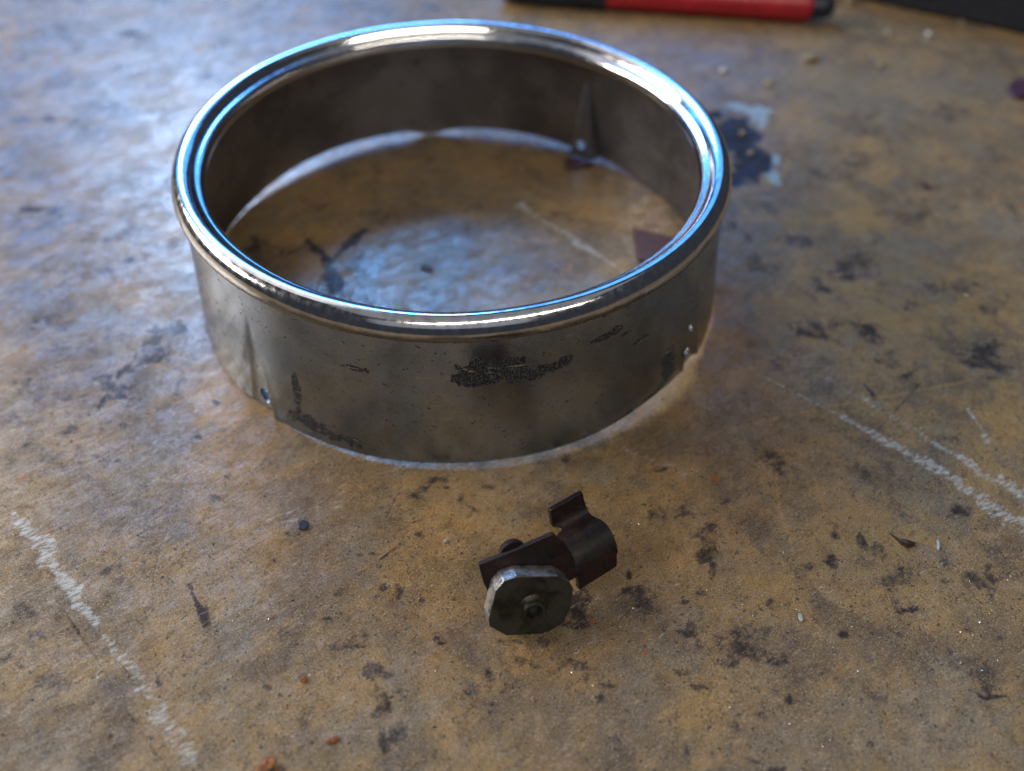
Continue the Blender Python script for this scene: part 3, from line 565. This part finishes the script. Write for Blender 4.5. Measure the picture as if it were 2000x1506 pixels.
slab('plastic_disc', [(1990+22*math.cos(a), 177+19*math.sin(a)) for a in np.linspace(0, 6.28, 20, endpoint=False)], 1.6, maroon, 'round maroon disc at the right edge of the picture', 'scrap')
slab('burnt_flake', [(822, 520), (834, 519), (847, 526), (843, 531), (832, 531), (822, 526)], .5, brownblack, 'small dark brown flake on the blue-lit board inside the ring', 'flake')
slab('metal_chip', [(583, 1024), (592, 1017), (602, 1020), (604, 1029), (596, 1037), (583, 1035)], .5, navy, 'flat dark five-sided chip on the board left of the bracket', 'chip')
def chunk(name, px, size, mat, lab, cat, group=None, flat=.6, seed=0, hide=None):
    bm = bmesh.new(); bmesh.ops.create_icosphere(bm, subdivisions=2, radius=1)
    rr = random.Random(seed); sx, sy = size
    for v in bm.verts:
        k = 1+rr.uniform(-.28, .22); v.co = Vector((v.co.x*sx*k, v.co.y*sy*k, v.co.z*min(sx, sy)*flat*k))*MM
    m = bpy.data.meshes.new(name); bm.to_mesh(m); bm.free(); m.materials.append(mat)
    o = link(bpy.data.objects.new(name, m)); p = G(*px); o.location = (p[0]*MM, p[1]*MM, min(sx, sy)*flat*.7*MM); o.rotation_euler.z = rr.uniform(0, 3)
    return tag(o, lab, cat, group)
chunk('wood_crumb', (1578, 118), (5.2, 3.4), stone, 'largest tan crumb, in front of the marker pen', 'crumb', None, .6, 1)
chunk('crumb', (1657, 8), (3, 3), stone, 'tan crumb beside the dark end of the marker pen', 'crumb', 'tan crumbs on the far board', .6, 2)
chunk('crumb', (1735, 66), (2.6, 1.8), stone, 'yellowish crumb, left of the bright white grain', 'crumb', 'tan crumbs on the far board', .6, 3)
chunk('white_grain', (1813, 70), (2.4, 1.8), pale, 'bright white grain on the board below the tool case', 'grain', None, .7, 4)
chunk('crumb', (1880, 40), (4.6, 1.4), stone, 'long pale crumb lying against the tool case', 'crumb', 'tan crumbs on the far board', .6, 5)
chunk('crumb', (1413, 142), (2.6, 2.2), pale, 'round pale crumb on the board behind the ring', 'crumb', 'tan crumbs on the far board', .6, 6)
chunk('crumb', (1500, 165), (2.6, 2.0), stone, 'tan crumb above the navy paint stain', 'crumb', 'tan crumbs on the far board', .6, 7)
chunk('crumb', (1718, 130), (1.8, 2.4), stone, 'upright tan crumb right of the largest crumb', 'crumb', 'tan crumbs on the far board', .6, 8)
chunk('grain', (870, 1058), (.65, .5), pale, 'tiny white grain on the board between ring and bracket', 'grain', None, .8, 9)
chunk('grain', (1563, 1206), (1.1, .7), pale, 'tiny pale chip right of the bracket, near a dark round stain', 'grain', None, .5, 12)
chunk('sliver', (1832, 1066), (2.0, .45), pale, 'thin pale splinter just right of the curled black shaving', 'splinter', None, .8, 10)
chunk('rust_flake', (649, 1446), (1.6, .7), rustm, 'oblong orange rust flake near the bottom of the picture', 'flake', None, .5, 13)
chunk('rust_flake', (594, 1328), (.9, .8), rustm, 'small round rust flake left of the long dark stain', 'flake', None, .6, 14)
chunk('rust_flake', (520, 1497), (2.8, 1.3), rustm, 'large rust flake at the bottom edge of the picture', 'flake', None, .45, 15)
chunk('crumb', (1449, 262), (1.8, 1.6), stone, 'tan crumb stuck on the upper part of the navy stain', 'crumb', None, .6, 16)
chunk('crumb', (1465, 300), (2.0, 1.2), stone, 'tan crumb stuck on the lower part of the navy stain', 'crumb', None, .6, 17)
# curled shaving: tapered bent sliver
sp = [(1737, 1042, .4), (1747, 1050, .5), (1757, 1058, 1.0), (1768, 1062, 1.3), (1780, 1063, .9), (1787, 1062, .4)]
V = []; F = []
for i, (u, v, h_) in enumerate(sp):
    p = G(u, v); wd = [.15, .3, 1.0, 1.5, 1.0, .15][i]
    for (dy, dz) in ((-wd, .1), (-wd*.5, h_), (wd*.3, h_*1.2), (wd, .3), (0, .1)): V.append(p+np.array([0, dy, dz]))
for i in range(len(sp)-1):
    for k in range(5): F.append((i*5+k, i*5+(k+1) % 5, (i+1)*5+(k+1) % 5, (i+1)*5+k))
F += [(0, 1, 2, 3, 4), tuple(range(len(V)-5, len(V)))]
o = mesh('metal_shaving', V, F, brownblack); fixnormals(o); tag(o, 'curled black metal shaving with a thin tail, right of the bracket', 'shaving')
# fine grit: far too many grains to count
def grit(name, n, mat, smin, smax, seed, lab, bias=None):
    r_ = np.random.default_rng(seed); V = []; F = []
    while n > 0:
        u, v = r_.uniform(-60, 2060), r_.uniform(-20, 1560); p = G(u, v)
        if vnoise(np.array([p[0]]), np.array([p[1]]), 22, seed)[0] < r_.uniform(.15, .75): continue
        rr = math.hypot(p[0], p[1])
        if 86 < rr < 99: continue
        s = smin+(smax-smin)*r_.random()**3; an = r_.uniform(0, 3.14); e1 = np.array([math.cos(an), math.sin(an), 0])*s*r_.uniform(.6, 1.8); e2 = np.array([-math.sin(an), math.cos(an), 0])*s*.6
        b = len(V); hh = s*r_.uniform(.4, .9)
        V += [p-e1+[0, 0, .1], p+e2+[0, 0, .1], p+e1+[0, 0, .1], p-e2+[0, 0, .1], p+[s*r_.uniform(-.3, .3), s*r_.uniform(-.3, .3), .1+hh]]
        F += [(b, b+1, b+4), (b+1, b+2, b+4), (b+2, b+3, b+4), (b+3, b, b+4)]; n -= 1
    o = mesh(name, V, F, mat); o['kind'] = 'stuff'; o['label'] = lab; return o
glint = simple('bright_filings', (.75, .74, .70), .25, .6, .2, 900, .1)
grit('metal_filings', 1500, glint, .07, .28, 21, 'fine bright metal filings scattered over the bench')
grit('dark_grit', 1500, brownblack, .09, .38, 22, 'fine dark grit scattered over the bench')
grit('sawdust', 900, stone, .09, .32, 23, 'fine tan sawdust scattered over the bench')
